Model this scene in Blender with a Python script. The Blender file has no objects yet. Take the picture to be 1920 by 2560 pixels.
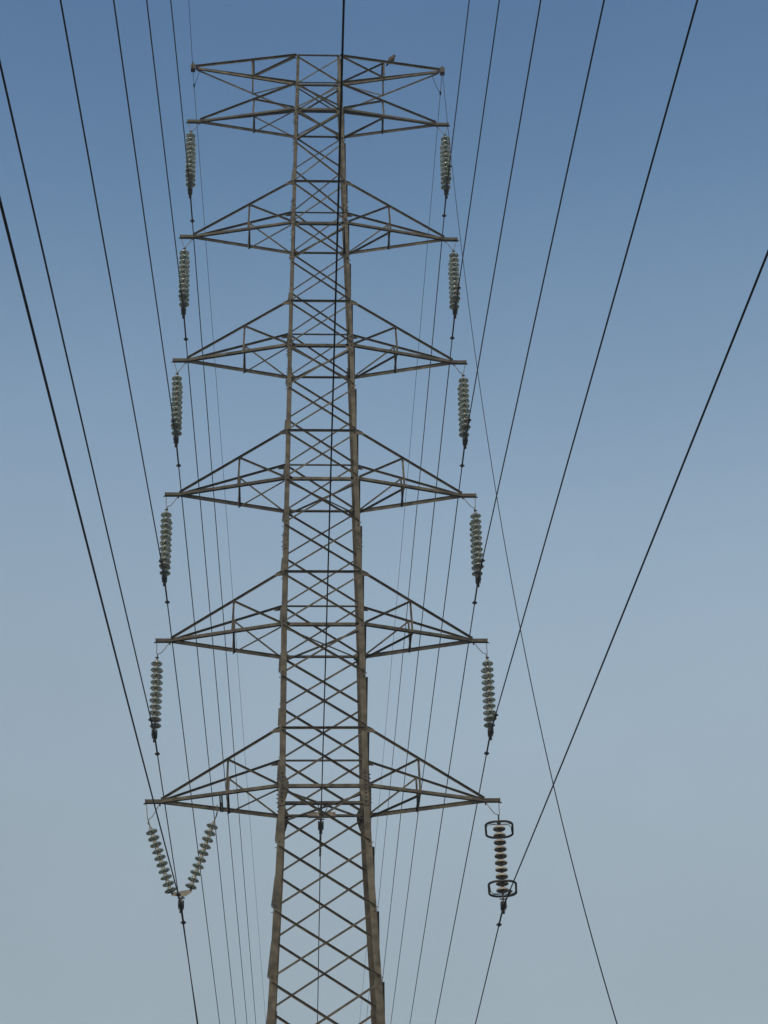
import bpy, math, random
from mathutils import Vector, Matrix
random.seed(7)
SC = bpy.context.scene
COL = SC.collection
rad = math.radians

# ------------------------------------------------------------------ camera
def axes(pitch, yaw, roll):
    cy, sy, cp, sp = math.cos(yaw), math.sin(yaw), math.cos(pitch), math.sin(pitch)
    f = Vector((-sy*cp, cy*cp, sp)); r = Vector((cy, sy, 0)); u = r.cross(f)
    c, s = math.cos(roll), math.sin(roll)
    return c*r+s*u, -s*r+c*u, f
CAM = Vector((-0.8140, -40.1377, 1.6))
R_, U_, F_ = axes(rad(31.437388), rad(-3.253092), rad(-1.504694))
cd = bpy.data.cameras.new('camera'); cam = bpy.data.objects.new('camera', cd); COL.objects.link(cam)
cam.matrix_world = Matrix(((R_.x, U_.x, -F_.x, CAM.x), (R_.y, U_.y, -F_.y, CAM.y), (R_.z, U_.z, -F_.z, CAM.z), (0, 0, 0, 1)))
cd.sensor_fit = 'HORIZONTAL'; cd.sensor_width = 36; cd.lens = 5034.55/1920*36
cd.clip_start = 0.1; cd.clip_end = 6000
SC.camera = cam

# ------------------------------------------------------------------ sky, sun, exposure
SUN_EL, SUN_AZ = 38.0, 196.0          # azimuth clockwise from +Y: veiled sun behind the camera, to the left
w = bpy.data.worlds.new('World'); SC.world = w; w.use_nodes = True
nt = w.node_tree; bg = nt.nodes['Background']
sky = nt.nodes.new('ShaderNodeTexSky'); sky.sky_type = 'NISHITA'; sky.sun_disc = False
sky.sun_elevation = rad(SUN_EL); sky.sun_rotation = rad(SUN_AZ); sky.air_density = 1.0; sky.dust_density = 1.0
tc = nt.nodes.new('ShaderNodeTexCoord'); sep = nt.nodes.new('ShaderNodeSeparateXYZ')
nt.links.new(tc.outputs['Generated'], sep.inputs[0])
ramp = nt.nodes.new('ShaderNodeValToRGB'); nt.links.new(sep.outputs['Z'], ramp.inputs[0])
cr = ramp.color_ramp; cr.interpolation = 'CARDINAL'
SKYR = [(0, (0.598, 0.482, 0.354)), (0.2, (0.598, 0.482, 0.354)), (0.306, (0.598, 0.482, 0.354)), (0.41, (0.806, 0.651, 0.472)), (0.5216, (0.843, 0.740, 0.574)), (0.625, (0.611, 0.647, 0.582)), (0.709, (0.425, 0.525, 0.541)), (1, (0.425, 0.525, 0.541))]
while len(cr.elements) < len(SKYR): cr.elements.new(0.5)
for e, (p, c) in zip(cr.elements, SKYR): e.position = p; e.color = (*c, 1)
mul = nt.nodes.new('ShaderNodeVectorMath'); mul.operation = 'MULTIPLY'
nt.links.new(sky.outputs[0], mul.inputs[0]); nt.links.new(ramp.outputs[0], mul.inputs[1])
nz = nt.nodes.new('ShaderNodeTexNoise'); nz.inputs['Scale'].default_value = 5; nz.inputs['Detail'].default_value = 5; nt.links.new(tc.outputs['Generated'], nz.inputs['Vector'])
nm = nt.nodes.new('ShaderNodeMapRange'); nm.inputs[1].default_value = .3; nm.inputs[2].default_value = .7; nm.inputs[3].default_value = .965; nm.inputs[4].default_value = 1.035; nt.links.new(nz.outputs[0], nm.inputs[0])
mu2 = nt.nodes.new('ShaderNodeVectorMath'); mu2.operation = 'SCALE'; nt.links.new(mul.outputs[0], mu2.inputs[0]); nt.links.new(nm.outputs[0], mu2.inputs['Scale'])
nt.links.new(mu2.outputs[0], bg.inputs[0]); bg.inputs[1].default_value = 0.15
sl = bpy.data.lights.new('sun', 'SUN'); sl.energy = 0.65; sl.angle = rad(10); sl.color = (1.0, 0.86, 0.68)
so = bpy.data.objects.new('sun', sl); COL.objects.link(so)
sd = Vector((math.sin(rad(SUN_AZ))*math.cos(rad(SUN_EL)), math.cos(rad(SUN_AZ))*math.cos(rad(SUN_EL)), math.sin(rad(SUN_EL))))
so.rotation_euler = sd.to_track_quat('Z', 'Y').to_euler()
vs = SC.view_settings; vs.view_transform = 'Standard'; vs.look = 'None'; vs.exposure = 0.87; vs.gamma = 1; vs.use_curve_mapping = False
SC.cycles.max_bounces = 8; SC.cycles.transmission_bounces = 8; SC.cycles.volume_bounces = 0

# ------------------------------------------------------------------ helpers
class MB:
    def __init__(s): s.v = []; s.f = []; s.sm = []; s.mi = {}
    def add2(s, o, mi):
        k = len(s.f); s.add(o.v, o.f); s.sm[k:] = o.sm
        for i in range(k, len(s.f)): s.mi[i] = mi
    def add(s, vs, fs, smooth=False):
        o = len(s.v); s.v += [tuple(x) for x in vs]; s.f += [tuple(i+o for i in f) for f in fs]; s.sm += [smooth]*len(fs)
    def box(s, c, ax, ay, az):            # centre and three half-axis vectors
        c, ax, ay, az = Vector(c), Vector(ax), Vector(ay), Vector(az)
        if ax.cross(ay).dot(az) < 0: az = -az
        P = [c+i*ax+j*ay+k*az for k in (-1, 1) for j in (-1, 1) for i in (-1, 1)]
        s.add(P, [(0, 2, 3, 1), (4, 5, 7, 6), (0, 1, 5, 4), (2, 6, 7, 3), (0, 4, 6, 2), (1, 3, 7, 5)])
    def angle(s, p, q, wd, u, v, t=None): # rolled steel angle: corner line p-q, flanges along u and v
        p, q, u, v = Vector(p), Vector(q), Vector(u), Vector(v); d = (q-p).normalized()
        u = (u-d*u.dot(d)).normalized(); v = (v-d*v.dot(d)-u*v.dot(u)).normalized(); t = t or .007
        if isinstance(wd, tuple): wu, wv = wd
        else: wu = wv = wd
        L = [(0, 0), (wu, 0), (wu, t), (t, t), (t, wv), (0, wv)]
        A = [p+u*a+v*b for a, b in L]; B = [q+u*a+v*b for a, b in L]
        F = [(i, (i+1) % 6, (i+1) % 6+6, i+6) for i in range(6)]
        caps = [(0, 3, 2, 1), (0, 5, 4, 3), (6, 7, 8, 9), (6, 9, 10, 11)]
        if u.cross(v).dot(d) > 0: F = [f for f in F]; 
        else: F = [f[::-1] for f in F]; caps = [c[::-1] for c in caps]
        s.add(A+B, F+caps)
    def tube(s, pts, r, n=8, closed=False, cap=True):
        pts = [Vector(p) for p in pts]; N = len(pts); rr = r if isinstance(r, (list, tuple)) else [r]*N
        t0 = (pts[1]-pts[0]).normalized(); a = Vector((0, 0, 1)) if abs(t0.z) < .9 else Vector((1, 0, 0))
        u = (a-t0*a.dot(t0)).normalized(); V = []
        for i, p in enumerate(pts):
            t = (pts[(i+1) % N]-pts[i-1]) if closed else (pts[min(i+1, N-1)]-pts[max(i-1, 0)])
            t.normalize(); u = (u-t*u.dot(t)).normalized(); v = t.cross(u)
            V += [p+(u*math.cos(2*math.pi*k/n)+v*math.sin(2*math.pi*k/n))*rr[i] for k in range(n)]
        F = []
        for i in range(N if closed else N-1):
            j = (i+1) % N
            for k in range(n): F.append((i*n+k, i*n+(k+1) % n, j*n+(k+1) % n, j*n+k))
        if not closed and cap: F += [tuple(range(n))[::-1], tuple((N-1)*n+k for k in range(n))]
        s.add(V, F, True)
    def lathe(s, prof, n=24, M=None, closed=False):
        M = M or Matrix.Identity(4); V = []; m = len(prof)
        for (r, z) in prof:
            V += [M @ Vector((r*math.cos(2*math.pi*k/n), r*math.sin(2*math.pi*k/n), z)) for k in range(n)]
        F = []
        for i in range(m if closed else m-1):
            j = (i+1) % m
            for k in range(n): F.append((i*n+k, i*n+(k+1) % n, j*n+(k+1) % n, j*n+k))
        s.add(V, F, True)
    def bolt(s, p, nrm, r=.017, h=.018):
        nrm = Vector(nrm).normalized(); p = Vector(p)
        s.tube([p-nrm*.004, p+nrm*h], r, n=6); s.tube([p+nrm*h, p+nrm*(h+.016)], r*.5, n=6)
    def plate(s, poly, nrm, t):           # convex polygon extruded by t along nrm
        nrm = Vector(nrm).normalized()*t; A = [Vector(p) for p in poly]; B = [p+nrm for p in A]; n = len(A)
        area = sum(((A[i]-A[0]).cross(A[i+1]-A[0]) for i in range(1, n-1)), Vector())
        F = [tuple(range(n))[::-1], tuple(range(n, 2*n))]+[(i, (i+1) % n, (i+1) % n+n, i+n) for i in range(n)]
        if area.dot(nrm) < 0: F = [f[::-1] for f in F]
        s.add(A+B, F)
    def build(s, name, mat, parent=None, mats=None):
        me = bpy.data.meshes.new(name); me.from_pydata(s.v, [], s.f)
        me.polygons.foreach_set('use_smooth', s.sm); me.update()
        me.materials.append(mat)
        for x in (mats or []): me.materials.append(x)
        for i, k in s.mi.items(): me.polygons[i].material_index = k
        o = bpy.data.objects.new(name, me); COL.objects.link(o)
        if parent: o.parent = parent
        return o
def tag(o, label=None, cat=None, group=None, kind=None):
    if label: o['label'] = label
    if cat: o['category'] = cat
    if group: o['group'] = group
    if kind: o['kind'] = kind
    return o
def empty(name, loc=(0, 0, 0)):
    o = bpy.data.objects.new(name, None); COL.objects.link(o); o.location = loc; o.empty_display_size = .2; return o
def lerp(a, b, t): return Vector(a)*(1-t)+Vector(b)*t

# ------------------------------------------------------------------ materials
def mat(name, c1, c2, rough=.6, metal=0.0, scale=6, detail=6, bump=.0, c3=None, s3=1.2, t3=(.55, .7), coords='Object', spec=.4, vary=0):
    m = bpy.data.materials.new(name); m.use_nodes = True; n = m.node_tree; b = n.nodes['Principled BSDF']
    tc = n.nodes.new('ShaderNodeNewGeometry'); no = n.nodes.new('ShaderNodeTexNoise'); no.inputs['Scale'].default_value = scale
    no.inputs['Detail'].default_value = detail; n.links.new(tc.outputs['Position'], no.inputs['Vector'])
    r = n.nodes.new('ShaderNodeValToRGB'); r.color_ramp.elements[0].position = .35; r.color_ramp.elements[1].position = .68
    r.color_ramp.elements[0].color = (*c1, 1); r.color_ramp.elements[1].color = (*c2, 1)
    n.links.new(no.outputs[0], r.inputs[0]); out = r.outputs[0]
    if c3:
        no2 = n.nodes.new('ShaderNodeTexNoise'); no2.inputs['Scale'].default_value = s3; no2.inputs['Detail'].default_value = 8; no2.inputs['Roughness'].default_value = .7
        n.links.new(tc.outputs['Position'], no2.inputs['Vector'])
        mr = n.nodes.new('ShaderNodeMapRange'); mr.inputs[1].default_value = t3[0]; mr.inputs[2].default_value = t3[1]
        n.links.new(no2.outputs[0], mr.inputs[0])
        mx = n.nodes.new('ShaderNodeMix'); mx.data_type = 'RGBA'; n.links.new(mr.outputs[0], mx.inputs[0]); n.links.new(out, mx.inputs[6]); mx.inputs[7].default_value = (*c3, 1)
        out = mx.outputs[2]
    if vary:      # every member has its own tone of zinc
        oi = n.nodes.new('ShaderNodeObjectInfo'); vm = n.nodes.new('ShaderNodeMapRange'); vm.inputs[3].default_value = 1-vary*.5; vm.inputs[4].default_value = 1+vary*.5
        n.links.new(oi.outputs['Random'], vm.inputs[0]); vx = n.nodes.new('ShaderNodeVectorMath'); vx.operation = 'SCALE'
        n.links.new(out, vx.inputs[0]); n.links.new(vm.outputs[0], vx.inputs['Scale']); out = vx.outputs[0]
    n.links.new(out, b.inputs['Base Color']); b.inputs['Roughness'].default_value = rough; b.inputs['Metallic'].default_value = metal
    b.inputs['Specular IOR Level'].default_value = spec
    if bump:
        bp = n.nodes.new('ShaderNodeBump'); bp.inputs['Strength'].default_value = bump; bp.inputs['Distance'].default_value = .01
        n.links.new(no.outputs[0], bp.inputs['Height']); n.links.new(bp.outputs[0], b.inputs['Normal'])
    return m
STEEL = mat('weathered_galvanised_steel', (.042, .038, .026), (.118, .106, .077), .68, .0, 5, 8, .25, (.080, .052, .022), 1.7, (.56, .74), spec=.25, vary=.6)
STEELD = mat('dark_brown_steel', (.035, .030, .018), (.075, .064, .042), .7, .0, 8, 8, .25)  # darker, browner steel tone for the crossarm end plates
DARK = mat('dark_forged_fittings', (.018, .017, .017), (.045, .042, .038), .55, .3, 12)
ROD = mat('galvanised_rod', (.12, .115, .10), (.19, .18, .155), .5, .3, 10)
WIRE = mat('aluminium_strand_wire', (.009, .009, .011), (.020, .020, .023), .6, .2, 20, spec=.12)
CAPD = mat('weathered_cap', (.05, .042, .032), (.10, .088, .07), .6, .1, 18)
CAPM = mat('galvanised_cap', (.16, .15, .12), (.34, .31, .26), .55, .2, 18)
PORC = mat('cream_porcelain_glaze', (.26, .23, .18), (.44, .40, .33), .3, 0, 4, 6, 0, (.20, .17, .12), 6, (.55, .75), spec=.6)
PLATE = mat('painted_number_plate', (.16, .14, .12), (.30, .26, .22), .6, 0, 14, 5, 0, (.05, .045, .04), 22, (.55, .6))
YOKE = mat('pale_galvanised_plate', (.13, .125, .105), (.22, .21, .18), .55, .1, 8)
CONC = mat('concrete', (.28, .27, .25), (.42, .40, .37), .9, 0, 4, 8, .3)
GRND = mat('dry_grass_ground', (.025, .032, .014), (.055, .058, .028), .95, 0, .6, 10, .5, (.075, .06, .04), .08, (.5, .65))
FEAT = mat('brown_feathers', (.035, .027, .02), (.10, .078, .055), .8, 0, 30)
FEATD = mat('dark_wing_feathers', (.02, .016, .013), (.055, .043, .032), .8, 0, 30)
BEAK = mat('dark_beak', (.02, .02, .02), (.05, .045, .04), .4, 0, 30)
g = bpy.data.materials.new('green_toughened_glass'); g.use_nodes = True; b = g.node_tree.nodes['Principled BSDF']
b.inputs['Base Color'].default_value = (.50, .62, .54, 1); b.inputs['Roughness'].default_value = .12; b.inputs['IOR'].default_value = 1.5
b.inputs['Transmission Weight'].default_value = .70
no = g.node_tree.nodes.new('ShaderNodeTexNoise'); no.inputs['Scale'].default_value = 9; ge = g.node_tree.nodes.new('ShaderNodeNewGeometry')
rr = g.node_tree.nodes.new('ShaderNodeValToRGB'); rr.color_ramp.elements[0].color = (.38, .44, .36, 1); rr.color_ramp.elements[1].color = (.62, .67, .57, 1)
g.node_tree.links.new(ge.outputs['Position'], no.inputs[0]); g.node_tree.links.new(no.outputs[0], rr.inputs[0]); g.node_tree.links.new(rr.outputs[0], b.inputs['Base Color'])
GLASS = g

# ------------------------------------------------------------------ ground
mb = MB(); N = 24; S = 900.0
for i in range(N+1):
    for j in range(N+1):
        x, y = (i/N*2-1)*S, (j/N*2-1)*S; r_ = math.hypot(x, y)
        mb.v.append((x, y, 0 if r_ < 90 else 1.5*math.sin(x*.011)*math.cos(y*.013)*min(1, (r_-90)/200)-.2*min(1, (r_-90)/200)))
for i in range(N):
    for j in range(N): a = i*(N+1)+j; mb.f.append((a, a+N+1, a+N+2, a+1)); mb.sm.append(True)
tag(mb.build('ground', GRND), kind='structure')

# ------------------------------------------------------------------ tower
Z0 = 1.6
LV = {'7u': 38.564, '7l': 37.525, '6l': 36.654, '5u': 34.093, '5l': 32.757, '4u': 30.209, '4l': 28.897, '3u': 26.350, '3l': 25.041, '2u': 22.497, '2l': 21.182,
      '1u': 18.618, '1l': 17.297, 'm6': 35.524, 'm5': 31.507, 'm4': 27.657, 'm3': 23.797, 'm2': 19.917, 'b1': 15.952, 'b2': 14.521, 'b3': 13.023}
LV = {k: v+Z0 for k, v in LV.items()}
KB = .884
HWP = [(0, 1.92), (13.7, 1.171), (LV['b3'], 1.122), (15.35, 1.09), (LV['b1'], .987), (LV['1l'], .948), (LV['2l'], .918), (LV['4l'], .787), (LV['5l'], .706), (LV['6l'], .630), (LV['7l'], .60), (LV['7u'], .580)]
def hw(z):
    for (a, A), (b_, B) in zip(HWP, HWP[1:]):
        if z <= b_: return A+(B-A)*(z-a)/(b_-a)
    return HWP[-1][1]
def cor(sx, sy, z, off=0): h = hw(z); return Vector((sx*(h+off), sy*(h*KB+off), z))
tower = empty('lattice_tower', (0, 0, 0))
tag(tower, 'tall brown grey steel lattice tower with seven tiers of crossarms', 'pylon')
seq = ['7u', '7l', '6l', 'm6', '5u', '5l', 'm5', '4u', '4l', 'm4', '3u', '3l', 'm3', '2u', '2l', 'm2', '1u', '1l', 'b1', 'b2', 'b3']
low = [LV['b3'], 13.00, 11.35, 9.55, 7.6, 5.5, 3.1, .25]
legz = [z for z, _ in HWP]
# legs: rolled angles with the corner outward, in lengths that change size
splz = [.0, LV['b3'], LV['1l'], LV['m3'], LV['4l'], LV['5l'], LV['7u']+.05]
legs = {}
def legw(z): return .080 if z > LV['4l'] else .100 if z > LV['3l'] else .115 if z > LV['2l'] else .128 if z > LV['1l'] else .138 if z > LV['b3'] else .155
for sx in (-1, 1):
    for sy in (-1, 1):
        mb = MB(); zs = sorted(set(legz[:-1]+[LV['7u']+.05, LV['3l']]))
        for a, b_ in zip(zs, zs[1:]):
            wd = legw((a+b_)/2)
            mb.angle(cor(sx, sy, a), cor(sx, sy, b_), wd, (-sx, 0, 0), (0, -sy, 0), .014)
        lg = mb.build('leg', STEEL, tower); legs[(sx, sy)] = lg
        # splice plates with bolt rows
        for zc, hh, nb in ((LV['1l']-.05, .42, 8), ((LV['4l']-.02), .32, 5), (LV['m3']-.45, .22, 3), (LV['5l']+.55, .22, 3), (LV['6l']-.35, .2, 3)):
            wd = legw(zc)+.012; mb = MB(); bt = MB()
            for k in range(2):
                dr = Vector((-sx, 0, 0)) if k == 0 else Vector((0, -sy, 0)); nr = Vector((0, sy, 0)) if k == 0 else Vector((sx, 0, 0))
                a, c = cor(sx, sy, zc-hh), cor(sx, sy, zc+hh); o = nr*.003
                mb.plate([a+o+dr*.008, a+o+dr*wd*.92, c+o+dr*wd*.92, c+o+dr*.008], nr, .012)
                for i in range(nb):
                    t = (i+.5)/nb
                    if nb == 8: t = .06+.88*t
                    bt.bolt(lerp(a, c, t)+dr*(wd*.5+(.022 if i % 2 else -.022)*(nb < 8))+nr*.015, nr, .018 if nb == 8 else .014)
            mb.add2(bt, 1); sp = mb.build('splice_plate', STEEL, lg, mats=[DARK])
        mb = MB(); b0 = cor(sx, sy, 0)-Vector((sx*.08, sy*.08, 0)); mb.box((b0.x, b0.y, .1), (.38, 0, 0), (0, .38, 0), (0, 0, .16)); mb.box((b0.x, b0.y, .32), (.26, 0, 0), (0, .26, 0), (0, 0, .07))
        mb.build('footing', CONC, tower)
FACES = []   # (corner a, corner b, normal)
for sx0, sy0, sx1, sy1, n in ((-1, -1, 1, -1, (0, -1, 0)), (1, 1, -1, 1, (0, 1, 0)), (1, -1, 1, 1, (1, 0, 0)), (-1, 1, -1, -1, (-1, 0, 0))):
    FACES.append(((sx0, sy0), (sx1, sy1), Vector(n)))
def xpanel(mb, fa, fb, n, zb, zt, wd=.058):
    # one diagonal bolted outside the legs, the other inside
    for k in range(2):
        out = (k == 0)
        a, b_ = (fa, fb) if k == 0 else (fb, fa)
        p = cor(*a, zt); q = cor(*b_, zb); d = (q-p).normalized(); ins = .045
        p = p+(q-p).normalized()*ins; q = q-d*ins
        off = n*.004 if out else -n*.019
        up = Vector((0, 0, 1)); side = n.cross(d).normalized()
        if side.z > 0: side = -side
        p, q = p+off-side*wd*.5, q+off-side*wd*.5
        mb.angle(p, q, wd, side, n if out else -n, .006)
for i in range(len(seq)-1):
    zt, zb = LV[seq[i]], LV[seq[i+1]]
    wd = .036 if i < 8 else (.040 if i < 14 else .045)
    for fa, fb, n in FACES:
        mb = MB(); xpanel(mb, fa, fb, n, zb+.03, zt-.03, wd)
        bt = MB()
        for sx, sy in (fa, fb):
            dr = Vector((-sx, 0, 0)) if n.y else Vector((0, -sy, 0))
            for z in (zt-.05, zb+.06): bt.bolt(cor(sx, sy, z)+dr*.05+n*.012, n, .012, .012)
        mb.add2(bt, 1); mb.build('cross_brace', STEEL, tower, mats=[DARK])
for a, b_ in zip(low, low[1:]):
    mb = MB()
    for fa, fb, n in FACES: xpanel(mb, fa, fb, n, b_+.03, a-.03, .048)
    mb.build('lower_bracing', STEEL, tower)
# horizontal beams at every chord level, on all faces
for k in ('7u', '7l', '6l', '5u', '5l', '4u', '4l', '3u', '3l', '2u', '2l', '1u', '1l'):
    z = LV[k]; lowc = k.endswith('l') and k != '7l'
    for fa, fb, n in FACES:
        wd = .070 if (lowc and n.y < 0) else (.070 if lowc else (.048 if k != '7u' else .035))
        if k == '7l': wd = .052
        mb = MB(); p, q = cor(*fa, z), cor(*fb, z); d = (q-p).normalized()
        off = -n*.017 if lowc or k == '7u' else n*.004
        # upright flange in the face, level flange turned into the tower, at the bottom edge
        if k.endswith('u') and n.y < 0: mb.angle(p+d*.03+n*.008+Vector((0, 0, wd*.5)), q-d*.03+n*.008+Vector((0, 0, wd*.5)), wd, (0, 0, -1), n, .007)
        else: mb.angle(p+d*.03+off+Vector((0, 0, -wd*.5)), q-d*.03+off+Vector((0, 0, -wd*.5)), wd, (0, 0, 1), -n, .008)
        mb.build('cross_beam', STEEL, tower)
# plan bracing inside the tower
for k, both, wd in (('1l', 2, .085), ('2l', 2, .06), ('3l', 2, .055), ('4l', 2, .055), ('5l', 1, .05), ('7l', 2, .055), ('6l', 1, .05)):
    z = LV[k]-.055; mb = MB()
    p, q = cor(-1, -1, z, -.06), cor(1, 1, z, -.06)
    if both == 2: mb.angle(p, q, (wd*.8, wd*.6), (-1, 1, 0), (0, 0, -1), .007)
    p, q = cor(-1, 1, z-.015-wd, -.06), cor(1, -1, z-.015-wd, -.06); mb.angle(p, q, (.038, .032), (1, 1, 0), (0, 0, 1), .006)
    mb.build('plan_brace', STEEL, tower)
z = LV['1l']-.02; h = hw(z)
mb = MB()
for yy in (-.045, .045): mb.angle((-h+.02, yy, z-.06), (h-.02, yy, z-.06), .055, (0, 0, 1), (0, math.copysign(1, -yy), 0), .007)
mb.build('centre_beam', STEEL, tower)
# gussets
for k, sz in (('1l', .30), ('2l', .14), ('3l', .13), ('4l', .13), ('5l', .12), ('6l', .12)):
    z = LV[k]
    for sx in (-1, 1):
        for sy in (-1, 1):
            mb = MB(); c = cor(sx, sy, z); n = Vector((0, sy, 0)); dx = Vector((-sx, 0, 0)); o = n*(.018 if k == '1l' else -.026)
            if k == '1l': poly = [c+dx*.02+Vector((0, 0, .30)), c+dx*.14+Vector((0, 0, .20)), c+dx*.205+Vector((0, 0, .06)), c+dx*.205+Vector((0, 0, -.10)), c+dx*.14+Vector((0, 0, -.34)), c+dx*.02+Vector((0, 0, -.36))]
            else: poly = [c+dx*.02+Vector((0, 0, sz)), c+dx*.08+Vector((0, 0, sz*.9)), c+dx*(.05+sz)+Vector((0, 0, .03)), c+dx*(.05+sz)+Vector((0, 0, -.07)), c+dx*.08+Vector((0, 0, -sz)), c+dx*.02+Vector((0, 0, -sz))]
            mb.plate([p+o for p in poly], n, .009)
            mb.build('gusset_plate', STEEL, tower)
# number plate on the rear lower beam
mb = MB(); zc = LV['1l']; yb = hw(zc)*KB-.03
mb.box((-.02, yb-.03, zc+.02), (.30, 0, 0), (0, .0, .055), (0, .004, 0))
pl = mb.build('number_plate', PLATE, tower)
mb = MB(); mb.box((-.02, yb-.05, zc-.052), (.30, 0, 0), (0, .03, 0), (0, 0, .012)); mb.build('plate_bracket', DARK, pl)

# crossarms ------------------------------------------------------------------
ARMH = {'1': 3.800, '2': 3.719, '3': 3.644, '4': 3.583, '5': 3.525, '6': 3.453, '7': 3.411}
def crossarm(n, sx):
    H = ARMH[n]; X = Vector((sx, 0, 0)); up = Vector((0, 0, 1))
    if n == '7': zt, zu, zl = LV['7u'], LV['7u'], LV['7l']
    elif n == '6': zt, zu, zl = LV['6l'], LV['7l'], LV['6l']
    else: zt, zu, zl = LV[n+'l'], LV[n+'u'], LV[n+'l']
    tipx = H-(.30 if n != '7' else .12)
    mb = MB(); nodes = {}
    big = .095 if n < '5' else .085
    for sy in (-1, 1):
        Y = Vector((0, sy, 0))
        lo_b = cor(sx, sy, zl); hi_b = cor(sx, sy, zu); lo_t = Vector((sx*tipx, sy*.022, zt)); hi_t = Vector((sx*(tipx-.03), sy*.028, zt+.02))
        if n == '7': hi_t = Vector((sx*tipx, sy*.035, zt)); lo_t = Vector((sx*(tipx-.05), sy*.04, zt-.045))
        wl, wh = (big, .046) if n != '7' else (.05, .055)
        if sy < 0 and n != '7': wl *= .72
        if sy < 0: mb.angle(lo_b+Y*.004-up*wl*.5, lo_t-up*wl*.5, wl, up, -Y, .009)
        else: mb.angle(lo_b+Y*.004+up*wl*.45, lo_t+up*wl*.45, (wl*.95, wl*.32), -up, -Y, .008)
        # the upper chords carry their level flange on top, both turned towards the same side
        o_ = .012 if sy < 0 else .004
        mb.angle(hi_b+Y*o_+up*wh*.5, hi_t+Y*.01+up*wh*.5, wh, -up, (0, -1, 0), .007)
        t = .56
        nodes[('l', sy)] = lerp(lo_t, lo_b, t); nodes[('h', sy)] = lerp(hi_t, hi_b, t)
        # gusset where the upper chord meets the leg
        if n not in '67':
            c = hi_b+X*.0; mb.plate([c+Y*.016+up*.05, c+Y*.016+X*.13-up*.02, c+Y*.016+X*.20-up*.12, c+Y*.016-up*.10], Y, .009)
    arm = mb.build('crossarm', STEEL, tower)
    # end box
    e = MB(); L0, L1 = tipx-.06, H
    if n != '7':
        for sy in (-1, 1): e.angle((sx*L0, sy*.036, zt+.034), (sx*L1, sy*.036, zt+.034), (.068, .026), (0, 0, -1), (0, -sy, 0), .007)
        e.box((sx*(L0+L1)/2, 0, zt-.041), (abs(L1-L0)/2, 0, 0), (0, .040, 0), (0, 0, .005))
        e.box((sx*(H+.006), 0, zt), (.006, 0, 0), (0, .042, 0), (0, 0, .044))
    else:
        e.box((sx*(H-.05), 0, zt), (.06, 0, 0), (0, .075, 0), (0, 0, .085))
        e.tube([(sx*(H-.05), 0, zt+.06), (sx*(H-.05), 0, zt+.20)], .016, 8)
    if n != '7':
        bt = MB(); bt.bolt((sx*(H-.0), -.02, zt-.065), (sx, 0, 0), .018, .03); bt.bolt((sx*(tipx-.01), 0, zt-.07), (0, 0, -1), .016, .03); e.add2(bt, 1)
    e.build('end_plate', STEELD, arm, mats=[DARK])
    # posts in both faces
    for sy in (-1, 1):
        p, q = nodes[('h', sy)], nodes[('l', sy)]; Y = Vector((0, sy, 0)); m = MB()
        m.angle(p-Y*.014-X*.03+up*.02, q-Y*.014-X*.03-up*.03, .044, X, -Y, .006); m.build('strut', STEEL, arm)
        m = MB()
        if n == '7': a, b_ = nodes[('l', sy)], cor(sx, sy, zu)
        else: a, b_ = nodes[('h', sy)], cor(sx, sy, zl)
        d = (b_-a).normalized(); s_ = Y.cross(d); s_ = s_ if s_.z < 0 else -s_
        m.angle(a+Y*.012-s_*.02, b_-d*.03+Y*.012-s_*.02, .041, s_, Y, .006); m.build('diagonal_brace', STEEL, arm)
    # bottom (for the top arm: top) plane strut and diagonal
    key = 'l' if n != '7' else 'h'; dz = -.055 if n != '7' else .0
    a, b_ = nodes[(key, -1)]+up*dz, nodes[(key, 1)]+up*dz
    m = MB(); m.angle(a-X*.02, b_-X*.02, .045, -X, -up, .006); m.build('strut', STEEL, arm)
    s0 = 1 if sx < 0 else -1     # the two sides are turned, not mirrored
    a = nodes[(key, s0)]+up*dz; b_ = cor(sx, -s0, zl if n != '7' else zu)+up*dz
    d = (b_-a).normalized(); m = MB(); m.angle(a-up*.008, b_-d*.05-up*.008, .040, up.cross(d), -up, .006); m.build('diagonal_brace', STEEL, arm)
    return arm, nodes
arms = {}
for n in '7654321':
    for sx in (-1, 1): arms[(n, sx)] = crossarm(n, sx)
# extra hanging bracket in the lowest left arm for the V string
nd = arms[('1', -1)][1]; a, b_ = nd[('l', -1)], nd[('l', 1)]; mb = MB(); ax = Vector((.11, 0, 0))
for dx in (.08, .15): mb.angle(a+Vector((-dx, .02, -.06)), b_+Vector((-dx, -.02, -.06)), (.065, .03), (0, 0, 1), (1 if dx > .1 else -1, 0, 0), .008)
mb.box(lerp(a, b_, .5)+Vector((-.115, 0, -.075)), (.035, 0, 0), (0, .06, 0), (0, 0, .02))
mb.build('hanging_bracket', DARK, arms[('1', -1)][0])

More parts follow.
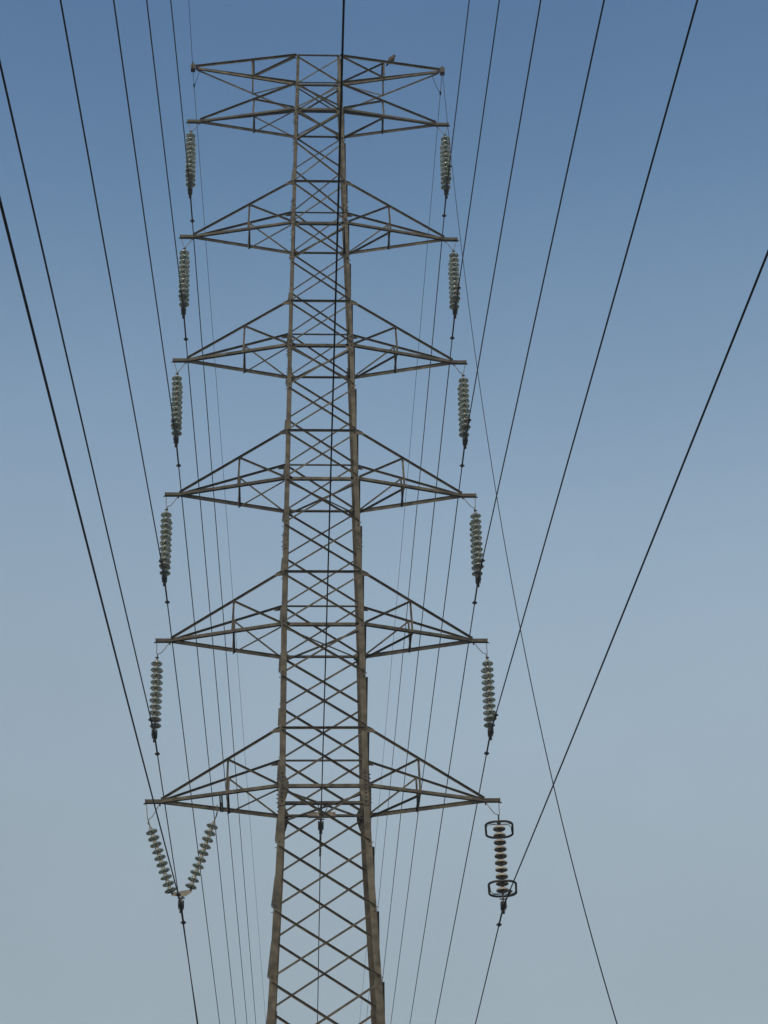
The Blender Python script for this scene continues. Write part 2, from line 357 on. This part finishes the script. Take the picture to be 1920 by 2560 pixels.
# ------------------------------------------------------------------ insulators
def disc_meshes(r, glass):
    m = MB()
    if glass:   # bell with ribs below; closed section
        prof = [(.032, .012), (.055, .010), (.085, -.002), (.110, -.016), (r, -.034), (r+.002, -.044), (r-.006, -.050), (r-.014, -.042),
                (r-.024, -.034), (r-.030, -.052), (r-.036, -.054), (r-.042, -.032), (.066, -.026), (.062, -.050), (.055, -.052), (.050, -.024), (.032, -.016)]
    else:
        prof = [(.036, .036), (.060, .034), (.090, .027), (.114, .012), (r, -.006), (r+.004, -.022), (r+.002, -.034), (r-.005, -.038), (r-.010, -.030), (r-.018, -.008), (r-.034, .008),
                (.084, .014), (.078, -.012), (.072, -.013), (.068, .016), (.050, .018), (.036, .018)]
    m.lathe(prof, 28, closed=True)
    c = MB(); c.lathe([(.0, .075), (.020, .075), (.032, .066), (.040, .045), (.043, .012), (.045, .004), (.036, .0), (.030, -.02), (.012, -.03), (.012, -.085), (0, -.085)], 14)
    return m, c
gl_m, gl_c = disc_meshes(.127, True); po_m, po_c = disc_meshes(.131, False)
_tmp = {}
def disc(parent, M, glass=True):
    key = 'g' if glass else 'p'
    if key not in _tmp:
        a = (gl_m if glass else po_m).build('glass_disc' if glass else 'porcelain_disc', GLASS if glass else PORC, parent)
        c = (gl_c if glass else po_c).build('metal_cap', CAPM if glass else CAPD, a)
        _tmp[key] = (a.data, c.data); a.matrix_local = M; return a
    da, dc = _tmp[key]
    a = bpy.data.objects.new('glass_disc' if glass else 'porcelain_disc', da); COL.objects.link(a); a.parent = parent
    c = bpy.data.objects.new('metal_cap', dc); COL.objects.link(c); c.parent = a; a.matrix_local = M
    return a
def axisM(p, q):
    z = (Vector(p)-Vector(q)).normalized(); x = Vector((0, 1, 0)).cross(z).normalized(); y = z.cross(x)
    return Matrix(((x.x, y.x, z.x, 0), (x.y, y.y, z.y, 0), (x.z, y.z, z.z, 0), (0, 0, 0, 1)))
def clamp(parent, p, slope=0):
    p = Vector(p)
    m = MB(); m.tube([p+Vector((0, y, -.012-abs(y)*.12+.03*abs(y)*8*abs(y)+slope*y)) for y in (-.17, -.12, -.06, 0, .06, .12, .17)], [.026, .042, .052, .056, .052, .042, .026], 10)
    m.box(p+Vector((0, 0, .05)), (.062, 0, 0), (0, .05, 0), (0, 0, .022))
    for y in (-.07, .07):
        for x in (-.05, .05): m.tube([p+Vector((x, y, .075)), p+Vector((x, y, -.075))], .010, 6)
    m.box(p+Vector((0, 0, .11)), (.012, 0, 0), (0, .03, 0), (0, 0, .06))
    m.tube([p+Vector((-.075, 0, .145)), p+Vector((.075, 0, .145))], .016, 8)
    m.box(p+Vector((0, .14, -.07)), (.035, 0, 0), (0, .035, 0), (0, 0, .05))
    return m.build('suspension_clamp', DARK, parent)
def hanger(parent, H, sx, apex, zt):
    m = MB(); ap = Vector(apex); o = Vector((sx*(H-.02), 0, zt-.06)); i = Vector((sx*(H-.31), 0, zt-.06))
    for s_, P in ((1, o), (-1, i)):
        q = ap+Vector((sx*s_*.022, 0, .03)); k = lerp(P, q, .75)
        if abs(P.x-ap.x) > .2: k = k+Vector((-(P.x-ap.x)*.02, 0, -.05))
        m.tube([P+Vector((0, 0, .02)), lerp(P, k, .5), k, q, ap+Vector((0, 0, -.0))], .009, 7)
    m.tube([ap+Vector((0, 0, .01)), ap+Vector((0, 0, -.10))], .014, 7)
    return m.build('hanger_rod', ROD, parent)
P0 = {'L1': (-2.976, 14.977), 'L2': (-3.671, 18.881), 'L3': (-3.589, 22.790), 'L4': (-3.444, 26.588), 'L5': (-3.380, 30.417), 'L6': (-3.325, 34.284), 'L7': (-3.365, 38.50),
      'R1': (3.759, 14.916), 'R2': (3.688, 18.914), 'R3': (3.596, 22.779), 'R4': (3.461, 26.584), 'R5': (3.380, 30.486), 'R6': (3.313, 34.366), 'R7': (3.352, 38.50), 'C': (-.058, 16.728)}
P0 = {k: Vector((x, 0, z+Z0)) for k, (x, z) in P0.items()}
ORD = {'1': 'lowest', '2': 'second lowest', '3': 'third from the bottom', '4': 'fourth from the bottom', '5': 'fifth from the bottom', '6': 'sixth from the bottom'}
def side(k): return 'left' if k[0] == 'L' else 'right'
def double_string(k):
    n = k[1]; sx = -1 if k[0] == 'L' else 1; zt = LV[n+'l']; cl = P0[k]; H = ARMH[n]
    apx = cl.x+(0.0 if n in '23' else .02*sx)
    root = empty('insulator_string', (apx, 0, zt))
    col = 'green glass' if k in ('R4', 'R5', 'R6', 'L6', 'L2') else 'grey green glass'
    tag(root, 'double %s insulator string hanging from the %s %s crossarm tip' % (col, ORD[n], side(k)), 'insulator', 'double glass insulator strings under the crossarm tips')
    O = Vector((apx, 0, zt)); ap = Vector((apx, 0, zt-.36)); zc = cl.z
    def loc(v): return Vector(v)-O
    class LM(MB): pass
    par = root
    h = hanger(par, H, sx, ap, zt)
    for vtx in h.data.vertices: vtx.co = vtx.co-O
    SP = .17; top = zt-.50; step = .150
    m = MB()
    m.plate([loc((apx-.006, -.06, zt-.41)), loc((apx-.006, .06, zt-.41)), loc((apx-.006, SP+.03, top)), loc((apx-.006, SP+.03, top-.05)), loc((apx-.006, -SP-.03, top-.05)), loc((apx-.006, -SP-.03, top))], (1, 0, 0), .012)
    for y in (-SP, SP):
        m.tube([loc((apx, y, top-.01)), loc((apx, y, top-.10))], .016, 8); m.tube([loc((apx-.04, y, top-.02)), loc((apx+.04, y, top-.02))], .014, 7)
    m.build('yoke_plate', DARK, par)
    first = zt-.655; ND = 10
    bot = first-.15*(ND-1)
    for y in (-SP, SP):
        for i in range(ND):
            f = i/(ND-1); M = Matrix.Translation(loc((apx+(cl.x-apx)*f+random.uniform(-.004, .004), y, first-step*i+.02))) @ Matrix.Rotation(random.uniform(-.03, .03), 4, 'X') @ Matrix.Rotation(random.uniform(-.03, .03), 4, 'Y')
            disc(par, M)
    m = MB(); b0 = bot-.10; x_ = cl.x-.006
    for y in (-SP, SP): m.tube([loc((cl.x, y, b0+.07)), loc((cl.x, y, b0-.03))], .014, 7)
    m.plate([loc((x_, -SP-.03, b0)), loc((x_, SP+.03, b0)), loc((x_, SP+.03, b0-.04)), loc((x_, .04, zc+.13)), loc((x_, -.04, zc+.13)), loc((x_, -SP-.03, b0-.04))], (1, 0, 0), .012)
    m.build('yoke_plate', YOKE if k in ('R2', 'R3') else DARK, par)
    clamp(par, loc(cl))
for n in '65432':
    for s_ in 'LR': double_string(s_+n)
# V string under the lowest left arm
zt = LV['1l']; O = Vector((-3.72, 0, zt)); root = empty('insulator_string', O)
tag(root, 'V-shaped pair of green glass insulator strings under the lowest left crossarm', 'insulator')
h = hanger(root, ARMH['1'], -1, (-3.724, 0, 16.872+Z0), zt)
for vtx in h.data.vertices: vtx.co = vtx.co-O
def single(p, q, n, glass=True, ext0=.0):
    p, q = Vector(p), Vector(q); A = axisM(p, q)
    for i in range(n):
        c = lerp(p, q, i/(n-1))-O
        disc(root, Matrix.Translation(c) @ A @ Matrix.Rotation(random.uniform(-.04, .04), 4, 'X'), glass)
a0, a1 = Vector((-3.656, 0, 16.635+Z0)), Vector((-3.219, 0, 15.328+Z0)); b0, b1 = Vector((-2.356, 0, 16.756+Z0)), Vector((-2.769, 0, 15.414+Z0))
single(a0, a1, 10); single(b0, b1, 10)
cl = P0['L1']; yl, yr = Vector((-3.165, 0, 15.205+Z0)), Vector((-2.79, 0, 15.285+Z0))
m = MB(); m.tube([Vector((-3.724, 0, 16.872+Z0-.02))-O, a0+(a0-a1).normalized()*.06-O], .014, 7)
vt = Vector((-2.27, 0, 16.99+Z0))
for y in (-.05, .05): m.tube([vt+Vector((.0, y*1.3, .20))-O, vt+Vector((0, y*1.2, .05))-O, vt+Vector((-.02, 0, -.06))-O], .010, 7)
m.tube([vt+Vector((-.02, 0, -.04))-O, b0+(b0-b1).normalized()*.06-O], .014, 7)
m.build('hanger_rod', ROD, root)
m = MB()
m.plate([yl+Vector((-.03, -.006, .03))-O, yl+Vector((-.01, -.006, -.03))-O, cl+Vector((.02, -.006, .185))-O, cl+Vector((.09, -.006, .19))-O, yr+Vector((.03, -.006, -.03))-O, yr+Vector((.04, -.006, .03))-O, (yl+yr)/2+Vector((0, -.006, .035))-O][::-1], (0, 1, 0), .014)
m.build('yoke_plate', YOKE, root)
m = MB()
for P, Q in ((a1, yl), (b1, yr)): m.tube([P+(Q-P).normalized()*.05-O, Q-O], .018, 8)
m.tube([cl+Vector((.04, 0, .19))-O, cl+Vector((0, 0, .1))-O], .016, 8); m.build('socket_clevis', DARK, root)
clamp(root, cl-O)
# porcelain string with corona rings under the lowest right arm
O = Vector((3.757, 0, zt)); root = empty('insulator_string', O); cl = P0['R1']
tag(root, 'cream porcelain insulator string between two dark guard rings under the lowest right crossarm', 'insulator')
h = hanger(root, ARMH['1'], 1, (3.757, 0, zt-.36), zt)
for vtx in h.data.vertices: vtx.co = vtx.co-O
single((3.757, 0, 16.655+Z0), (3.757, 0, 15.27+Z0), 10, False)
def ring(z, up):
    m = MB(); W, D, rc = .285, .45, .21; pts = []
    for cx, cy, a0_ in ((W-rc, D-rc, 0), (-W+rc, D-rc, 90), (-W+rc, -D+rc, 180), (W-rc, -D+rc, 270)):
        for i in range(7): a = rad(a0_+i*15); pts.append((cx+rc*math.cos(a), cy+rc*math.sin(a), z-O.z))
    ca, sa = math.cos(rad(-6.5)), math.sin(rad(-6.5)); pts = [(x*ca-y*sa, x*sa+y*ca, z_) for x, y, z_ in pts]
    m.tube(pts, .025, 10, closed=True); rg = m.build('guard_ring', DARK, root)
    m = MB()
    for s_ in (-1, 1):
        for yy in (-.16, .16):
            hgt = .12*up
            m.tube([(0, 0, z-O.z+hgt), (s_*W*.75, yy*.2, z-O.z+hgt), (s_*W*.92, yy*.5, z-O.z+hgt*.8), (s_*W, yy, z-O.z)], .008, 6)
    m.build('ring_arm', ROD if up > 0 else DARK, rg)
ring(16.62+Z0, 1); ring(15.29+Z0, -1)
m = MB(); m.tube([(0, 0, -.34), (0, 0, -.58)], .018, 8); m.tube([(0, 0, 15.2+Z0-O.z), (0, 0, cl.z+.1-O.z)], .02, 8)
m.box((0, 0, 16.79+Z0-O.z), (.04, 0, 0), (0, .03, 0), (0, 0, .03)); m.build('socket_clevis', DARK, root)
clamp(root, cl-O)

# ------------------------------------------------------------------ wires
NEAR = {'L1': (-.00395, .17063), 'L2': (-.00769, .15631), 'L3': (-.00813, .16772), 'L4': (-.00596, .18907), 'L5': (-.00304, .22227), 'L6': (-.003, .23536), 'L7': (-.003, .02391),
        'R1': (.01635, .08445), 'R2': (.00525, .09758), 'R3': (-.00277, .12122), 'R4': (-.00329, .11476), 'R5': (-.00361, .1125), 'R6': (-.00313, .09506), 'C': (-.00873, .11)}
FAR = {'L1': (.00383, -.00932), 'L2': (.00531, -.02512), 'L3': (.01397, .02411), 'L4': (.01538, .04109), 'L5': (.01898, .07523), 'L6': (.02079, .09935), 'L7': (.02371, .1),
       'R1': (.00383, .01972), 'R2': (.00479, .0115), 'R3': (.00475, .01939), 'R4': (.00725, .00687), 'R5': (.00253, .0461), 'R6': (.01609, -.07023), 'R7': (-.00269, .1), 'C': (.00912, .03)}
def npt(k, t):
    a, s = NEAR[k]; p = P0[k]; e = .0012*max(0, t-45)**2
    return Vector((p.x+a*t, -t, p.z-s*t+.0003*t*t+e))
def fpt(k, t):
    a, s = FAR[k]; p = P0[k]; return Vector((p.x+a*t, t, p.z-s*t+.0002*t*t))
TN = [140, 115, 95, 80, 68, 58, 50, 45, 41, 37, 33, 30, 27, 24, 21, 18, 15, 12, 9, 6, 4, 2, 1, .5]
TF = [.5, 1, 2, 4, 7, 11, 16, 22, 30, 40, 52, 66, 82, 100, 125, 155, 190, 230, 280]
def wire(k, name, label, group, r, cat='wire'):
    pts = ([npt(k, t) for t in TN] if k in NEAR else [])+[P0[k]]+([fpt(k, t) for t in TF] if k in FAR else [])
    m = MB(); m.tube(pts, r, 7); o = m.build(name, WIRE, None)
    tag(o, label, cat, group); return o
for k in ('L6', 'L5', 'L4', 'L3', 'L2', 'L1', 'R6', 'R5', 'R4', 'R3', 'R2', 'R1'):
    what = {'L1': 'the V-shaped glass strings at lower left', 'R1': 'the cream porcelain string at lower right'}.get(k, 'the %s %s crossarm' % (ORD[k[1]], side(k)))
    o = wire(k, 'conductor_wire', 'black overhead conductor wire clamped beneath '+what, 'conductor wires carried by the tower', .0132)
    m = MB(); m.tube([npt(k, t) for t in (1.05, .7, .35, .12)]+[P0[k]]+[fpt(k, t) for t in (.12, .35, .7, 1.05)], .0195, 8); m.build('armour_rod', WIRE, o)
    for P, d in ((npt(k, 1.07), npt(k, 1.3)-npt(k, 1.0)), (fpt(k, 1.09), fpt(k, 1.3)-fpt(k, 1.0))):
        m = MB(); d.normalize(); m.tube([P+d*v for v in (-.05, -.035, 0, .035, .05)], [.018, .036, .046, .036, .018], 10)
        m.box(P, (.058, 0, 0), (0, .02, 0), (0, 0, .014)); m.build('end_clip', DARK, o)
# earth wires at the top tips
o = wire('L7', 'earth_wire', 'thin grey earth wire passing over the left tip of the top crossarm', 'earth wires at the top crossarm', .0065)
m = MB(); p = Vector((-ARMH['7']+.24, 0, LV['7u']-.07)); q = fpt('L7', .55)
m.tube([p, lerp(p, q, .35)+Vector((0, 0, -.03)), lerp(p, q, .8)+Vector((0, 0, -.06)), q-Vector((0, 0, .01))], .006, 6); m.tube([q-Vector((0, .05, 0)), q+Vector((0, .05, 0))], .022, 8); m.build('bonding_wire', WIRE, o)
o = wire('R7', 'earth_wire', 'thin grey earth wire leaving the right tip of the top crossarm away behind the tower', 'earth wires at the top crossarm', .0065)
m = MB(); p = Vector((ARMH['7']-.34, 0, LV['7u']-.08)); q = fpt('R7', .7)
m.tube([p, lerp(p, q, .25)+Vector((0, 0, -.10)), lerp(p, q, .6)+Vector((0, 0, -.09)), q], .007, 6); m.tube([q-Vector((0, .06, 0)), q+Vector((0, .06, 0))], .024, 8); m.build('bonding_wire', WIRE, o)
m = MB(); B = Vector((3.363, 0, 38.543+Z0))
m.tube([B+Vector((-.0648*t+.000763*t*t, -t, -2.1141*t+.027383*t*t)) for t in [i*31.0/60 for i in range(61)]], .0065, 6)
o = m.build('drop_wire', WIRE); tag(o, 'thin grey wire slanting to the lower right from the top right crossarm tip', 'wire')
tq = 31.0; q = B+Vector((-.0648*tq+.000763*tq*tq, -tq, -2.1141*tq+.027383*tq*tq)); m = MB(); m.tube([q+Vector((0, 0, .25)), (q.x, q.y, -.3)], .03, 8); m.build('ground_anchor', DARK, o)
# centre cable through the tower, with a helical armour and its own clamp
o = wire('C', 'centre_cable', 'black cable running down the middle of the tower, spiral wrapped at its clamp', None, .0115)
def cpt(t): return npt('C', -t) if t < 0 else fpt('C', t)
m = MB(); T = [(-1.6+i*.02) for i in range(161)]
m.tube([cpt(-1.6), cpt(-1), cpt(-.5), cpt(0), cpt(.5), cpt(1), cpt(1.6)], .0165, 8)
for ph in (0, math.pi):
    m.tube([cpt(t)+Vector((math.cos(t*26+ph)*.021, 0, math.sin(t*26+ph)*.021)) for t in T], .008, 5)
m.build('spiral_armour', ROD, o)
O = P0['C']; root = empty('cable_clamp', O); tag(root, 'dark suspension clamp holding the centre cable under the middle beam of the lowest crossarms', 'clamp')
clamp(root, (0, 0, -.0)); m = MB(); zz = LV['1l']-.08-O.z
for s_ in (-1, 1): m.tube([(s_*.10+.05, 0, zz+.04), (s_*.09+.04, 0, zz-.12), (s_*.02, 0, .20), (0, 0, .12)], .010, 7)
m.build('hanger_rod', DARK, root)

# ------------------------------------------------------------------ bird on the top right arm
nd = arms[('7', 1)][1]; hb, htp = cor(1, -1, LV['7u']), Vector((ARMH['7']-.12, -.035, LV['7u'])); t = (htp.x-1.97)/(htp.x-hb.x); foot = lerp(htp, hb, t)+Vector((0, 0, .045))
SPN = [((-.150, .02, -.085), .006, .016), ((-.110, .015, -.035), .010, .024), ((-.075, .01, .010), .022, .034), ((-.045, 0, .050), .042, .048), ((-.012, 0, .092), .056, .058), ((.020, 0, .135), .054, .055),
       ((.044, 0, .172), .040, .041), ((.060, 0, .198), .032, .033), ((.074, -.004, .220), .033, .033), ((.088, -.008, .238), .028, .027), ((.100, -.012, .248), .014, .013), ((.106, -.014, .252), .004, .004)]
m = MB(); nn = 14; V = []
for i, (c, rx, ry) in enumerate(SPN):
    a = Vector(SPN[max(0, i-1)][0]); b_ = Vector(SPN[min(len(SPN)-1, i+1)][0]); tdir = (b_-a).normalized(); v = Vector((0, 1, 0)); v = (v-tdir*v.dot(tdir)).normalized(); u = v.cross(tdir)
    V += [Vector(c)+u*rx*1.5*math.cos(2*math.pi*k/nn)+v*ry*1.4*math.sin(2*math.pi*k/nn) for k in range(nn)]
Fc = [(i*nn+k, i*nn+(k+1) % nn, (i+1)*nn+(k+1) % nn, (i+1)*nn+k) for i in range(len(SPN)-1) for k in range(nn)]
m.add(V, Fc+[tuple(range(nn))[::-1], tuple((len(SPN)-1)*nn+k for k in range(nn))], True)
for y in (-.02, .02): m.tube([(-.01, y, .06), (-.004, y, .012), (.008, y, -.002), (.02, y, -.003)], [.012, .006, .005, .003], 6)
for vi in range(len(m.v)): pass
bird = m.build('bird', FEAT); bird.location = foot; bird.rotation_euler = (0, 0, rad(-12)); bird.scale = (1.0, 1.0, .98)
tag(bird, 'brown bird perched on the upper beam of the top right crossarm', 'bird')
for s_ in (-1, 1):
    m = MB(); W = [((-.125, .018, -.045), .004, .010), ((-.085, .034, .005), .008, .018), ((-.045, .046, .052), .011, .030), ((-.012, .054, .098), .012, .036), ((.020, .050, .140), .010, .028), ((.040, .038, .168), .005, .012)]
    V = []
    for i, (c, rt, rw) in enumerate(W):
        c = Vector((c[0]-.012, c[1]*s_, c[2]))
        V += [c+Vector((-.75*rw*math.cos(a), s_*rt*math.sin(a), .6*rw*math.cos(a))) for a in [2*math.pi*k/10 for k in range(10)]]
    m.add(V, [(i*10+k, i*10+(k+1) % 10, (i+1)*10+(k+1) % 10, (i+1)*10+k) for i in range(5) for k in range(10)]+[tuple(range(10)), tuple(50+k for k in range(10))], True)
    m.build('wing', FEATD, bird)
m = MB(); m.tube([(.104, -.013, .250), (.118, -.017, .250), (.126, -.019, .243)], [.010, .006, .001], 7); m.build('beak', BEAK, bird)
for y in (-.035, .022):
    m = MB(); m.tube([(.090, y, .242), (.092, y*1.15, .243)], .005, 8); m.build('eye', BEAK, bird)

# ------------------------------------------------------------------ haze
HAZE = .0011
hm = bpy.data.materials.new('haze'); hm.use_nodes = True; n = hm.node_tree; n.nodes.clear()
out = n.nodes.new('ShaderNodeOutputMaterial'); pv = n.nodes.new('ShaderNodeVolumePrincipled'); pv.inputs['Color'].default_value = (.86, .92, 1, 1)
pv.inputs['Density'].default_value = HAZE; pv.inputs['Anisotropy'].default_value = .2; n.links.new(pv.outputs[0], out.inputs['Volume'])
if HAZE > 0:
    m = MB(); m.box((0, 0, (-3.0+44)/2), (920, 0, 0), (0, 920, 0), (0, 0, (44+3)/2)); tag(m.build('haze', hm), kind='stuff')
